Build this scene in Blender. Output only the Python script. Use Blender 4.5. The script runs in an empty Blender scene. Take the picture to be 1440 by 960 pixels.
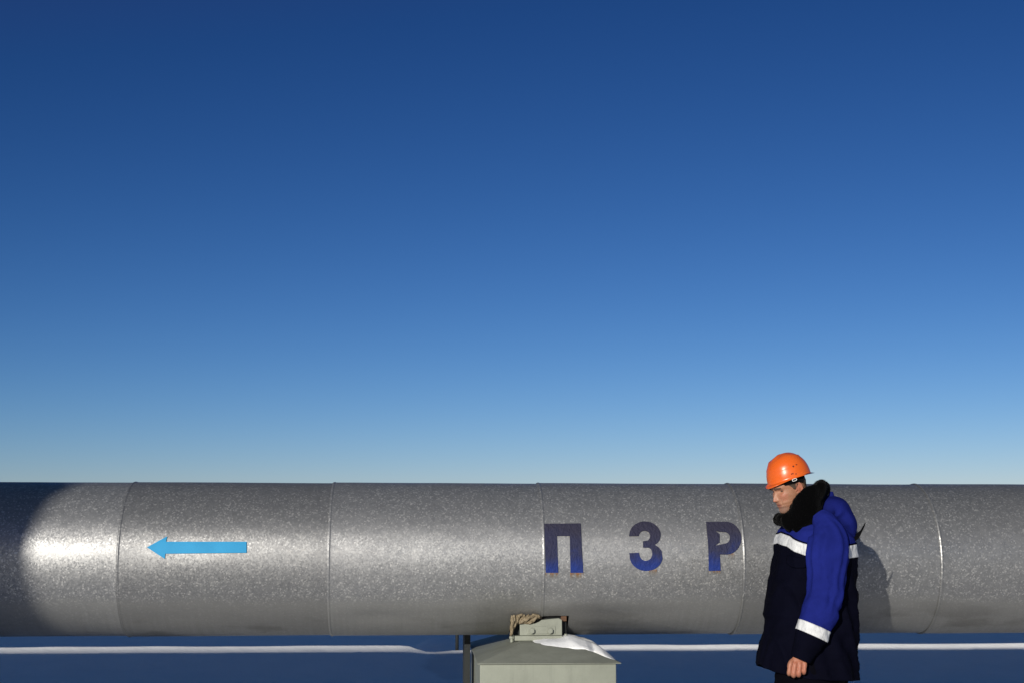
import bpy, bmesh, math, random
from mathutils import Vector, Matrix, noise
from mathutils.geometry import tessellate_polygon
R_ = math.radians
random.seed(7)
SC = bpy.context.scene
COL = SC.collection

# ------------------------------------------------------------------ camera
CAMZ, YAW, F = 1.33, R_(3.35), 2000.0
PITCH = math.atan(280 / F)
cam = bpy.data.cameras.new('camera')
camo = bpy.data.objects.new('camera', cam)
COL.objects.link(camo)
camo.location = (0, 0, CAMZ)
camo.rotation_euler = (math.pi / 2 + PITCH, 0, -YAW)
cam.sensor_width = 36; cam.lens = 50
cam.clip_start = 0.05; cam.clip_end = 20000
SC.camera = camo
CAM = Vector((0, 0, CAMZ))
ROT = camo.rotation_euler.to_matrix()

def ray(px, py):
    return (ROT @ Vector(((px - 720) / F, (480 - py) / F, -1))).normalized()

def P(px, py, Y):
    d = ray(px, py)
    return CAM + d * (Y / d.y)

# ------------------------------------------------------------------ light
SUN_AZ, SUN_EL = R_(25), R_(14)
SDIR = Vector((-math.sin(SUN_AZ) * math.cos(SUN_EL), -math.cos(SUN_AZ) * math.cos(SUN_EL), math.sin(SUN_EL)))
W = bpy.data.worlds.new('World'); SC.world = W; W.use_nodes = True
nt = W.node_tree
sky = nt.nodes.new('ShaderNodeTexSky'); sky.sky_type = 'NISHITA'; sky.sun_disc = False
sky.sun_elevation = SUN_EL; sky.sun_rotation = math.pi + SUN_AZ
sky.altitude = 0; sky.air_density = 0.7; sky.dust_density = 0.3; sky.ozone_density = 4.0
# film-like contrast of the photograph applied to the sky's own colours, channel by channel
sep_ = nt.nodes.new('ShaderNodeSeparateColor'); cmb_ = nt.nodes.new('ShaderNodeCombineColor')
nt.links.new(sky.outputs[0], sep_.inputs[0])
for ch, (gam, gain, bot, top) in enumerate(((2.154, 3.124, .079, .50), (1.735, 1.192, .142, .74), (1.519, 0.894, .235, .86))):
    x = sep_.outputs[ch]
    for op, v in (('MULTIPLY', .1), ('MAXIMUM', bot), ('MINIMUM', top), ('POWER', gam), ('MULTIPLY', gain * 10)):
        q = nt.nodes.new('ShaderNodeMath'); q.operation = op; nt.links.new(x, q.inputs[0]); q.inputs[1].default_value = v; x = q.outputs[0]
    nt.links.new(x, cmb_.inputs[ch])
nt.links.new(cmb_.outputs[0], nt.nodes['Background'].inputs[0])
nt.nodes['Background'].inputs[1].default_value = 0.10

sl = bpy.data.lights.new('sun', 'SUN'); sl.energy = 4.2; sl.angle = R_(0.53); sl.color = (1.0, 0.945, 0.84)
so = bpy.data.objects.new('sun', sl); COL.objects.link(so)
so.rotation_euler = SDIR.to_track_quat('Z', 'Y').to_euler(); so.location = (-20, -40, 20)

SC.view_settings.view_transform = 'Standard'
SC.view_settings.look = 'None'
SC.view_settings.exposure = 0.0
SC.view_settings.gamma = 1.0
SC.view_settings.use_curve_mapping = False
SC.render.engine = 'CYCLES'
SC.cycles.use_denoising = True
SC.cycles.max_bounces = 6

# ------------------------------------------------------------------ materials
class Mat:
    def __init__(s, name, color=(.5, .5, .5), rough=.6, metal=0.0, spec=0.5):
        s.m = bpy.data.materials.new(name); s.m.use_nodes = True
        s.nt = s.m.node_tree; s.b = s.nt.nodes['Principled BSDF']
        s.b.inputs['Base Color'].default_value = (*color, 1)
        s.b.inputs['Roughness'].default_value = rough
        s.b.inputs['Metallic'].default_value = metal
        s.b.inputs['Specular IOR Level'].default_value = spec
        s.co = s.n('ShaderNodeTexCoord').outputs['Object']
    def n(s, t, **kw):
        x = s.nt.nodes.new(t)
        for k, v in kw.items(): setattr(x, k, v)
        return x
    def l(s, a, b): s.nt.links.new(a, b)
    def scaled(s, sc):
        m = s.n('ShaderNodeMapping'); m.inputs['Scale'].default_value = sc; s.l(s.co, m.inputs['Vector']); return m.outputs[0]
    def noise(s, scale, detail=3, rough=.5, vec=None, sc=None):
        x = s.n('ShaderNodeTexNoise'); x.inputs['Scale'].default_value = scale
        x.inputs['Detail'].default_value = detail; x.inputs['Roughness'].default_value = rough
        s.l(s.scaled(sc) if sc else (vec or s.co), x.inputs['Vector']); return x
    def ramp(s, fac, stops):
        r = s.n('ShaderNodeValToRGB'); e = r.color_ramp.elements
        while len(e) < len(stops): e.new(.5)
        for i, (p, c) in enumerate(stops):
            e[i].position = p; e[i].color = (*c, 1) if len(c) == 3 else c
        s.l(fac, r.inputs[0]); return r.outputs[0]
    def val(s, fac, lo, hi, a=0., b=1.):
        r = s.n('ShaderNodeMapRange'); r.inputs[1].default_value = a; r.inputs[2].default_value = b
        r.inputs[3].default_value = lo; r.inputs[4].default_value = hi; s.l(fac, r.inputs[0]); return r.outputs[0]
    def mix(s, fac, a, b, mode='MIX'):
        x = s.n('ShaderNodeMix', data_type='RGBA', blend_type=mode)
        for v, i in ((fac, 0), (a, 6), (b, 7)):
            if isinstance(v, (int, float)): x.inputs[i].default_value = v
            elif isinstance(v, tuple): x.inputs[i].default_value = (*v, 1)
            else: s.l(v, x.inputs[i])
        return x.outputs[2]
    def math(s, op, a, b=0.0, c=0.0):
        x = s.n('ShaderNodeMath', operation=op)
        for i, v in enumerate((a, b, c)):
            if isinstance(v, (int, float)): x.inputs[i].default_value = v
            else: s.l(v, x.inputs[i])
        return x.outputs[0]
    def color(s, c): s.l(c, s.b.inputs['Base Color']); return s
    def rough(s, c): s.l(c, s.b.inputs['Roughness']); return s
    def bump(s, h, strength=.3, dist=.01, normal=None):
        x = s.n('ShaderNodeBump'); x.inputs['Strength'].default_value = strength; x.inputs['Distance'].default_value = dist
        s.l(h, x.inputs['Height'])
        if normal is not None: s.l(normal, x.inputs['Normal'])
        s.l(x.outputs[0], s.b.inputs['Normal']); return x.outputs[0]

# snow
M_snow = Mat('snow', (.84, .86, .88), .75, 0, .3)
n1 = M_snow.noise(2.2, 5, .6); n2 = M_snow.noise(55, 4, .7)
sc_ = M_snow.mix(M_snow.val(n1.outputs[0], 0, 1, .35, .65), (.85, .86, .87), (.90, .90, .90))
for pc_, rad_, amt_ in ((P(622, 945, 11.6), .42, .55), (P(640, 905, 14.2), .30, .2)):       # darker patches in the snow beside the support
    mp_ = M_snow.n('ShaderNodeMapping'); mp_.inputs['Location'].default_value = (-pc_.x / rad_, -pc_.y / rad_ / 3, 0); mp_.inputs['Scale'].default_value = (1 / rad_, 1 / rad_ / 3, 0)
    M_snow.l(M_snow.co, mp_.inputs['Vector'])
    ln_ = M_snow.n('ShaderNodeVectorMath', operation='LENGTH'); M_snow.l(mp_.outputs[0], ln_.inputs[0])
    ds_ = M_snow.math('ADD', ln_.outputs['Value'], M_snow.val(n1.outputs[0], -.25, .25, .3, .7))
    sc_ = M_snow.mix(M_snow.math('MULTIPLY', M_snow.val(ds_, 1, 0, .75, 1.05), amt_), sc_, (.20, .20, .21))
M_snow.color(sc_)
h = M_snow.math('ADD', M_snow.math('MULTIPLY', n1.outputs[0], 3.0), M_snow.math('MULTIPLY', n2.outputs[0], .35))
M_snow.bump(h, .28, .03)

# galvanised cladding
def galvanised(name, tone=1.0):
    m = Mat(name, (.5, .5, .5), .4, .63)
    m.b.inputs['Specular IOR Level'].default_value = .3
    v1 = m.n('ShaderNodeTexVoronoi'); v1.inputs['Scale'].default_value = 125
    m.l(m.co, v1.inputs['Vector'])
    v2 = m.n('ShaderNodeTexVoronoi'); v2.inputs['Scale'].default_value = 36; m.l(m.co, v2.inputs['Vector'])
    sep = m.n('ShaderNodeSeparateColor'); m.l(v1.outputs['Color'], sep.inputs[0])
    sep2 = m.n('ShaderNodeSeparateColor'); m.l(v2.outputs['Color'], sep2.inputs[0])
    big = m.noise(1.3, 4, .55)
    tex = m.ramp(sep.outputs[0], [(0, (.195, .20, .205)), (.74, (.25, .252, .255)), (.87, (.36, .36, .36)), (1, (.58, .57, .545))])
    tex = m.mix(.25, tex, m.ramp(sep2.outputs[1], [(0, (.21, .215, .225)), (1, (.38, .38, .38))]))
    tex = m.mix(m.val(big.outputs[0], .0, .38, .38, .68), tex, (.20, .20, .21))
    # lower band paints the ground's reflection into the colour; grime streaks run down
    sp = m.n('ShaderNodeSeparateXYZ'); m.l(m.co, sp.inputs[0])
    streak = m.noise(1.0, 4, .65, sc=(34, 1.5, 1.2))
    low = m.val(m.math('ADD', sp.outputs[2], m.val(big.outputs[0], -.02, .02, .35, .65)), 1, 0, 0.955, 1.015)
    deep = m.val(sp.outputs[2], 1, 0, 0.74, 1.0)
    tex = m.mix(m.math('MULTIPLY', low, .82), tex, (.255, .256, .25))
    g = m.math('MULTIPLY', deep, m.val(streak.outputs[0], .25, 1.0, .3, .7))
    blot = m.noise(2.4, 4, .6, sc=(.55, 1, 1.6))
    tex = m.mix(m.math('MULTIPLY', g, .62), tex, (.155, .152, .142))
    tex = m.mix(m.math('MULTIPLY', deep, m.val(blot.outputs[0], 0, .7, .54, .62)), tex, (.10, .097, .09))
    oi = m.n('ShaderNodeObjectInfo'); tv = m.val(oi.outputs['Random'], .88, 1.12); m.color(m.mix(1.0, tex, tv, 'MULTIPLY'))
    ro = m.math('ADD', m.val(sep.outputs[2], .37, .48), m.val(big.outputs[0], -.05, .08, .3, .7))
    m.rough(m.math('ADD', ro, m.math('MULTIPLY', low, .06)))
    # every zinc crystal tilts the surface a little
    geo = m.n('ShaderNodeNewGeometry')
    sub = m.n('ShaderNodeVectorMath', operation='SUBTRACT'); m.l(v1.outputs['Color'], sub.inputs[0]); sub.inputs[1].default_value = (.5, .5, .5)
    sc = m.n('ShaderNodeVectorMath', operation='SCALE'); m.l(sub.outputs[0], sc.inputs[0]); m.l(m.math('MULTIPLY_ADD', low, -.09, .13), sc.inputs['Scale'])
    add = m.n('ShaderNodeVectorMath', operation='ADD'); m.l(geo.outputs['Normal'], add.inputs[0]); m.l(sc.outputs[0], add.inputs[1])
    nor = m.n('ShaderNodeVectorMath', operation='NORMALIZE'); m.l(add.outputs[0], nor.inputs[0])
    wav = m.noise(1.7, 2, .5, sc=(1.0, 1, 1.8))
    m.bump(wav.outputs[0], .35, .03, nor.outputs[0])
    return m.m
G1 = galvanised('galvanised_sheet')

M_letter = Mat('blue_letter_paint', (.02, .03, .2), .6, 0, .12)
sp = M_letter.n('ShaderNodeSeparateXYZ'); M_letter.l(M_letter.co, sp.inputs[0])
cr = M_letter.noise(62, 4, .6, sc=(1, 1, .45)); fw = M_letter.noise(7, 4, .6)
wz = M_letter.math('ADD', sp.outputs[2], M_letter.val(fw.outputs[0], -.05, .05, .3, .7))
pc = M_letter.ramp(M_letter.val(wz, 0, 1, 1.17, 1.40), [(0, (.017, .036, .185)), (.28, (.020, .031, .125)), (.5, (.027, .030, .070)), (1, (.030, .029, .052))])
M_letter.color(M_letter.mix(M_letter.val(cr.outputs[0], 0, .4, .60, .74), pc, (.060, .058, .075)))
M_letter.bump(cr.outputs[0], .9, .012)
M_letter = M_letter.m

M_arrow = Mat('cyan_arrow_film', (.035, .30, .62), .55, 0, .22)
an = M_arrow.noise(9, 3); M_arrow.color(M_arrow.mix(M_arrow.val(an.outputs[0], 0, 1, .3, .7), (.012, .245, .49), (.020, .285, .55))); M_arrow = M_arrow.m

def rustmat():
    m = Mat('rust_stain', (.3, .12, .02), .8)
    sp = m.n('ShaderNodeUVMap'); s2 = m.n('ShaderNodeSeparateXYZ'); m.l(sp.outputs[0], s2.inputs[0])
    st = m.noise(1, 4, .7, sc=(90, 5, 14))
    a = m.math('MULTIPLY', m.val(st.outputs[0], 0, 1.0, .40, .66), m.math('POWER', s2.outputs[1], 1.8))
    m.color(m.ramp(s2.outputs[1], [(0, (.16, .12, .05)), (.7, (.22, .12, .03)), (1, (.30, .10, .02))]))
    m.l(m.math('MINIMUM', a, .9), m.b.inputs['Alpha'])
    return m.m
M_rust = rustmat()

def painted(name, c, var=.12, rough=.5):
    m = Mat(name, c, rough)
    n = m.noise(3.5, 5, .65); f = m.noise(60, 3, .6)
    a = tuple(x * (1 - var) for x in c); b = tuple(x * (1 + var) for x in c)
    col = m.mix(m.val(n.outputs[0], 0, 1, .32, .68), a, b)
    m.color(m.mix(m.val(f.outputs[0], 0, .25, .62, .72), col, tuple(x * .6 for x in c)))
    st = m.noise(1, 4, .65, sc=(26, 26, 1.4)); col2 = m.mix(m.val(st.outputs[0], 0, .35, .52, .75), m.b.inputs['Base Color'].links[0].from_socket, tuple(x * .62 for x in c)); m.color(col2)
    m.bump(m.math('ADD', f.outputs[0], m.math('MULTIPLY', n.outputs[0], 4.0)), .15, .005)
    return m.m
M_box = painted('grey_green_paint', (.235, .25, .205))
M_roof = painted('grey_green_roof_paint', (.20, .21, .175), .18, .6)
M_sadd = painted('pale_green_steel_paint', (.27, .285, .235), .2, .55)
M_dark = painted('dark_steel', (.012, .015, .016), .3, .8)
M_wool = Mat('mineral_wool', (.36, .27, .17), .95, 0, .1); wn = M_wool.noise(60, 5, .7)
M_wool.color(M_wool.ramp(wn.outputs[0], [(.3, (.10, .075, .045)), (.55, (.26, .21, .14)), (.75, (.40, .34, .25))])); M_wool.bump(wn.outputs[0], .6, .01); M_wool = M_wool.m
M_brown = painted('rusty_steel', (.12, .06, .03), .4, .8)

def cloth(name, c, var=.2, rough=.85, sheen=.15, weave=420, wr=.35):
    m = Mat(name, c, rough, 0, .03)
    n = m.noise(6, 4, .6); w = m.noise(weave, 2, .6); f = m.noise(26, 3, .55, sc=(1, 1, .6))
    m.color(m.mix(m.val(n.outputs[0], 0, 1, .3, .7), tuple(x * (1 - var) for x in c), tuple(x * (1 + var) for x in c)))
    m.b.inputs['Sheen Weight'].default_value = sheen; m.b.inputs['Sheen Roughness'].default_value = .5
    m.bump(m.math('ADD', m.math('MULTIPLY', f.outputs[0], 1.0), m.math('MULTIPLY', w.outputs[0], .12)), wr, .012)
    return m.m
M_navy = cloth('navy_cotton', (.0020, .0022, .0068), sheen=.0)
M_blue = cloth('royal_blue_cotton', (.0105, .0165, .145), sheen=.0)
M_hood = cloth('royal_blue_hood_cotton', (.008, .0125, .115), sheen=.0)
M_black = cloth('black_wool', (.0025, .0025, .0035), sheen=.05)
M_fur = cloth('black_fur', (.0007, .0007, .0009), sheen=.03, wr=.8)
M_trs = cloth('black_trouser_cotton', (.002, .002, .004), sheen=.0)
M_boot = Mat('boot_leather', (.012, .011, .010), .45).m
M_tape = Mat('reflective_tape', (.56, .57, .58), .55, 0.0, .3)
tn = M_tape.noise(24, 3, .6, sc=(1, 1, .4)); M_tape.bump(tn.outputs[0], .6, .014); t2 = M_tape.noise(1, 4, .7, sc=(60, 60, 9)); M_tape.color(M_tape.mix(M_tape.val(t2.outputs[0], 0, .75, .50, .72), (.62, .63, .64), (.22, .23, .25))); M_tape = M_tape.m
M_helm = Mat('orange_plastic', (.80, .13, .012), .28, 0, .5)
hn = M_helm.noise(5, 5, .65); M_helm.color(M_helm.mix(M_helm.val(hn.outputs[0], 0, 1, .3, .7), (.66, .105, .012), (.73, .128, .016)))
h2 = M_helm.noise(40, 4, .7); M_helm.rough(M_helm.val(h2.outputs[0], .22, .38, .3, .7)); M_helm = M_helm.m
M_hole = Mat('dark_hole', (.10, .012, .004), .8).m
M_buck = Mat('white_plastic', (.75, .75, .73), .4).m
M_hair = Mat('brown_hair', (.075, .048, .032), .6); hn = M_hair.noise(1, 4, .7, sc=(60, 60, 300)); M_hair.bump(hn.outputs[0], .8, .006); M_hair = M_hair.m
M_eye = Mat('eye', (.03, .025, .022), .2).m

def new(name, me, mat, parent=None, smooth=True):
    o = bpy.data.objects.new(name, me); COL.objects.link(o)
    if mat is not None: me.materials.append(mat)
    if smooth:
        for p in me.polygons: p.use_smooth = True
    if parent is not None:
        o.parent = parent
        q = parent; off = Vector()
        while q is not None: off += q.location; q = q.parent
        o.location = -off
    return o

def mesh(name, verts, faces):
    me = bpy.data.meshes.new(name); me.from_pydata([tuple(v) for v in verts], [], faces); me.update(); return me

def frombm(name, bm, mat, parent=None, smooth=False):
    bmesh.ops.recalc_face_normals(bm, faces=bm.faces)
    me = bpy.data.meshes.new(name); bm.to_mesh(me); bm.free()
    return new(name, me, mat, parent, smooth)

def empty(name, loc, label, cat, group=None):
    e = bpy.data.objects.new(name, None); COL.objects.link(e); e.location = loc; e.empty_display_size = .1
    e['label'] = label; e['category'] = cat
    if group: e['group'] = group
    return e

def tag(o, label, cat):
    o['label'] = label; o['category'] = cat; return o

def bevel(o, w=.004, seg=2):
    b = o.modifiers.new('bevel', 'BEVEL'); b.width = w; b.segments = seg; b.limit_method = 'ANGLE'; b.angle_limit = R_(35); return o

def box(bm, lo, hi):
    m = Matrix.Translation([(a + b) / 2 for a, b in zip(lo, hi)]) @ Matrix.Diagonal([b - a for a, b in zip(lo, hi)] + [1])
    return bmesh.ops.create_cube(bm, size=1, matrix=m)['verts']

def cyl(bm, a, b, r, seg=24, r2=None):
    a, b = Vector(a), Vector(b); d = b - a
    m = Matrix.Translation((a + b) / 2) @ d.to_track_quat('Z', 'Y').to_matrix().to_4x4()
    bmesh.ops.create_cone(bm, cap_ends=True, segments=seg, radius1=r, radius2=r if r2 is None else r2, depth=d.length, matrix=m)

def cr(pts, n):
    """Catmull-Rom resampling of tuples."""
    out = []; m = len(pts) - 1
    for i in range(n):
        t = i / (n - 1) * m; k = min(int(t), m - 1); u = t - k
        p0, p1, p2, p3 = pts[max(k - 1, 0)], pts[k], pts[k + 1], pts[min(k + 2, m)]
        out.append(tuple(.5 * (2 * b + (c - a) * u + (2 * a - 5 * b + 4 * c - d) * u * u + (3 * b - a - 3 * c + d) * u ** 3) for a, b, c, d in zip(p0, p1, p2, p3)))
    return out

def lerp_tab(tab, x):
    if x <= tab[0][0]: return tab[0][1]
    for (a, u), (b, v) in zip(tab, tab[1:]):
        if x <= b: 
            t = (x - a) / (b - a); return u + (v - u) * t
    return tab[-1][1]

def smooth_tab(tab, x):
    s = 0.004
    return (lerp_tab(tab, x - s) + 2 * lerp_tab(tab, x) + lerp_tab(tab, x + s)) / 4

def loftmesh(name, rings, cap=True):
    n = len(rings[0]); V = [p for r in rings for p in r]; Fc = []
    for i in range(len(rings) - 1):
        for j in range(n):
            a = i * n + j; b = i * n + (j + 1) % n
            Fc.append((a, b, b + n, a + n))
    if cap:
        for i, rev in ((0, True), (len(rings) - 1, False)):
            c = Vector(); 
            for p in rings[i]: c += Vector(p)
            V.append(c / n); k = len(V) - 1
            for j in range(n):
                a = i * n + j; b = i * n + (j + 1) % n
                Fc.append((b, a, k) if rev else (a, b, k))
    me = mesh(name, V, Fc)
    bm = bmesh.new(); bm.from_mesh(me); bmesh.ops.recalc_face_normals(bm, faces=bm.faces); bm.to_mesh(me); bm.free()
    return me

def tube(ctrl, n, seg, ref=(0, -1, 0), fold=None, power=2.0):
    """ctrl: (x,y,z,ra,rb): ra across ref, rb along the third axis."""
    pts = cr(ctrl, n); rings = []
    ref = Vector(ref)
    for i, p in enumerate(pts):
        a = Vector(pts[max(i - 1, 0)][:3]); b = Vector(pts[min(i + 1, n - 1)][:3]); T = (b - a).normalized()
        A = (ref - T * T.dot(ref)).normalized(); B = T.cross(A)
        ring = []
        for j in range(seg):
            t = 2 * math.pi * j / seg
            c, s = math.cos(t), math.sin(t)
            c = math.copysign(abs(c) ** (2 / power), c); s = math.copysign(abs(s) ** (2 / power), s)
            k = 1 + (fold(i / (n - 1), t, Vector(p[:3])) if fold else 0)
            ring.append(Vector(p[:3]) + A * p[3] * c * k + B * p[4] * s * k)
        rings.append(ring)
    return rings

def join_remesh(name, meshes, mat, parent, voxel, smooth_iter=0):
    bm = bmesh.new()
    for me in meshes:
        bm.from_mesh(me); bpy.data.meshes.remove(me)
    me = bpy.data.meshes.new(name); bm.to_mesh(me); bm.free()
    o = new(name, me, mat, None)
    md = o.modifiers.new('remesh', 'REMESH'); md.mode = 'VOXEL'; md.voxel_size = voxel; md.use_smooth_shade = True
    if smooth_iter:
        sm = o.modifiers.new('smooth', 'SMOOTH'); sm.iterations = smooth_iter; sm.factor = .5
    dg = bpy.context.evaluated_depsgraph_get()
    m2 = bpy.data.meshes.new_from_object(o.evaluated_get(dg))
    o.modifiers.clear(); old = o.data; o.data = m2; m2.name = name; bpy.data.meshes.remove(old)
    for p in m2.polygons: p.use_smooth = True
    if len(m2.materials) == 0: m2.materials.append(mat)
    if parent is not None:
        o.parent = parent; o.location = -parent.location
    return o

# ------------------------------------------------------------------ ground
def sstep(a, b, x):
    t = min(max((x - a) / (b - a), 0), 1); return t * t * (3 - 2 * t)

CRY = 14.37                                            # crest of the snow bank behind the pipe
DX0, DX1 = P(568, 905, CRY).x, P(604, 905, CRY).x
PITX = P(606, 940, 12.1).x; MNDX = P(985, 940, 12.0).x
HUMPX = P(618, 890, 18.6).x
def ground_h(x, y):
    near = 1 - sstep(60, 200, math.hypot(x, y))
    n = noise.noise(Vector((x * .35, y * .35, 3.1))) * .05 + noise.noise(Vector((x * 1.1, y * 1.1, 9.2))) * .015
    crest = .307 + .012 * noise.noise(Vector((x * .5, 0, 1))) + .004 * noise.noise(Vector((x * 2.1, 0, 4)))
    dip = sstep(DX0, DX1, x) * (1 - .30 * sstep(.06, .26, x - DX1)) * (1 - sstep(.35, 1.0, x - DX1))
    crest -= .062 * dip
    if y <= CRY:
        t = max(0, (y - 13.2) / (CRY - 13.2)); h = .04 + (crest - .04) * t ** 1.45
        h += n * near * (1 - sstep(13.4, 14.2, y)) * .8
        h += .085 * math.exp(-((x - MNDX) / .9) ** 2 - ((y - 12.0) / .45) ** 2)
        d = ((x - PITX) / .30) ** 2 + ((y - 12.1) / 1.0) ** 2
        h -= .34 * math.exp(-d ** 4)
    else:
        h = crest - (crest + .12) * (1 - math.exp(-(y - CRY) / 1.4)) + n * near * .7 * sstep(15, 17, y)
        h += (.19 + .10 * noise.noise(Vector((x * 3, y * 3, 2)))) * math.exp(-(((x - HUMPX) / .42) ** 2 + ((y - 18.6) / .8) ** 2) ** 2)
    if 2 < y < 8.4 and abs(x) < 12:                     # trodden path in front of the pipe
        h += .03 * noise.noise(Vector((x * 4.2, y * 4.2, .7))) * sstep(2, 4, y) * (1 - sstep(7.6, 8.4, y))
        h = min(h - .04, .03)
    elif y < 8.6: h = min(h, .03)
    return h

def axis(dense_lo, dense_hi, step, far):
    a = []; x = dense_lo
    while x < dense_hi: a.append(x); x += step
    lo, hi = [], []; s = step; x = dense_lo
    while x > -far: s *= 1.35; x -= s; lo.append(x)
    s = step; x = a[-1]
    while x < far: s *= 1.35; x += s; hi.append(x)
    return lo[::-1] + a + hi
gx = axis(-8, 7, .085, 4000); gy = axis(5, 17, .075, 4000)
gy = sorted([y for y in gy if not 13.9 < y < 14.75] + [CRY + .02 * k for k in range(-23, 19)])
V = [(x, y, ground_h(x, y)) for y in gy for x in gx]
nx = len(gx)
Fc = [(j * nx + i, j * nx + i + 1, (j + 1) * nx + i + 1, (j + 1) * nx + i) for j in range(len(gy) - 1) for i in range(nx - 1)]
g = new('ground', mesh('ground', V, Fc), M_snow.m); g['kind'] = 'structure'
g['label'] = 'snow covered ground lying in blue shadow under the pipe with a narrow sunlit strip'

# ------------------------------------------------------------------ pipeline
PY = 9.0
el_t = math.atan((480 - 678.5) / F) + PITCH; el_b = math.atan((480 - 892.0) / F) + PITCH
elc, half = (el_t + el_b) / 2, (el_t - el_b) / 2
PR = PY / math.cos(elc) * math.sin(half); PZ = CAMZ + PY * math.tan(elc)

def oncyl(px, py, r):
    d = ray(px, py); o = CAM
    oy, oz = o.y - PY, o.z - PZ
    a = d.y ** 2 + d.z ** 2; b = 2 * (oy * d.y + oz * d.z); c = oy ** 2 + oz ** 2 - r * r
    disc = max(b * b - 4 * a * c, 0)
    return o + d * ((-b - math.sqrt(disc)) / (2 * a))

def cylpt(x, th, r):                       # th 0 = towards camera, positive = up
    return Vector((x, PY - r * math.cos(th), PZ + r * math.sin(th)))

def to_st(px, py):
    p = oncyl(px, py, PR); return p.x, math.atan2(p.z - PZ, PY - p.y)

pipe = empty('pipeline', (0, PY, PZ), 'long horizontal pipeline clad in galvanised sheet, marked with dark letters and a blue arrow', 'pipeline')
seams = [oncyl(p, 786, PR).x for p in (165, 462, 765, 1047, 1325)]
step = (seams[-1] - seams[0]) / 4
allx = [seams[0] - step * k for k in range(9, 0, -1)] + seams + [seams[-1] + step * k for k in range(1, 10)]
cx0, cth = to_st(718, 866); cx1, _ = to_st(800, 866)       # cut-out around the saddle
th_lo, th_hi = -math.pi - cth, cth                          # cut spans th in (-pi-cth, cth)

DENTS = []
for px_, py_, sx_, st_, am_ in ((530, 868, .16, .13, -.013), (640, 850, .22, .10, .005), (850, 862, .35, .12, -.009), (950, 845, .3, .1, .003), (250, 868, .4, .15, -.004), (1240, 850, .3, .1, .003), (1380, 868, .25, .14, -.004), (600, 765, .2, .2, -.0015), (880, 720, .25, .2, -.0015)):
    DENTS.append((*to_st(px_, py_), sx_, st_, am_))

def section(xa, xb, idx):
    prof = [(.026, .0042)] + [(.028 + .015 * q / 8, .0042 + .0029 * math.sin(math.pi * q / 8)) for q in range(9)] + [(.046, .0041), (.06, .0036)]
    L = xb - xa
    xs = [(xa - .035 + d, r) for d, r in prof]
    k = 14
    for i in range(1, k + 1):
        x = xa + .03 + (L - .03) * i / k
        xs.append((x, .0036 * (1 - i / k)))
    xs.append((xb - .003, .0001)); xs.append((xb - .012, .0002))
    cut = [c for c in (cx0, cx1) if xa + .02 < c < xb - .001]
    for c in cut:
        xs += [(q, .0036 * (1 - (q - xa - .03) / (L - .03))) for q in (c - .004, c, c + .004)]
    xs.sort()
    ths = [2 * math.pi * j / 160 - math.pi for j in range(160)]
    def norm(t): 
        return (t + math.pi) % (2 * math.pi) - math.pi
    # snap the two nearest angles to the cut edges
    for e in (norm(th_lo), norm(th_hi)):
        q = min(range(160), key=lambda j: abs(norm(ths[j] - e))); ths[q] = e
    n = len(ths); V, Fc = [], []
    for x, r in xs:
        for t in ths:
            w = .0013 * noise.noise(Vector((x * 1.6 + idx * 3.7, math.cos(t) * 1.4, math.sin(t) * 1.4))) + .0006 * noise.noise(Vector((x * 6, math.cos(t) * 3, math.sin(t) * 3 + idx)))
            for dx_, dt_, sx_, st_, am_ in DENTS: w += am_ * math.exp(-((x - dx_) / sx_) ** 2 - ((t - dt_) / st_) ** 2)
            V.append(cylpt(x, t, PR + r - .002 + w))
    for i in range(len(xs) - 1):
        xm = (xs[i][0] + xs[i + 1][0]) / 2
        for j in range(n):
            a = i * n + j; b = i * n + (j + 1) % n
            tm = norm(ths[j] + norm(ths[(j + 1) % n] - ths[j]) / 2)
            if cx0 < xm < cx1 and (tm < th_hi and tm > norm(th_lo)): continue
            Fc.append((a, b, b + n, a + n))
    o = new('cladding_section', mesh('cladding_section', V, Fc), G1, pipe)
    bm = bmesh.new(); bm.from_mesh(o.data); bmesh.ops.recalc_face_normals(bm, faces=bm.faces)
    cen = Vector((0, PY, PZ))
    f = bm.faces[:][0]; c = f.calc_center_median()
    if (c - Vector((c.x, PY, PZ))).dot(f.normal) < 0: bmesh.ops.reverse_faces(bm, faces=bm.faces)
    bm.to_mesh(o.data); bm.free()
    s = o.modifiers.new('sheet', 'SOLIDIFY'); s.thickness = .0016; s.offset = -1
    s = o.modifiers.new('crisp_edges', 'EDGE_SPLIT'); s.split_angle = R_(62)
    return o
for i in range(len(allx) - 1): section(allx[i], allx[i + 1], i)

# the carrier pipe inside the cladding, seen through the cut-out
bm = bmesh.new(); cyl(bm, (allx[0] + .02, PY, PZ), (allx[-1] - .02, PY, PZ), PR - .085, 64)
frombm('carrier_pipe', bm, M_dark, pipe, False)

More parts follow.
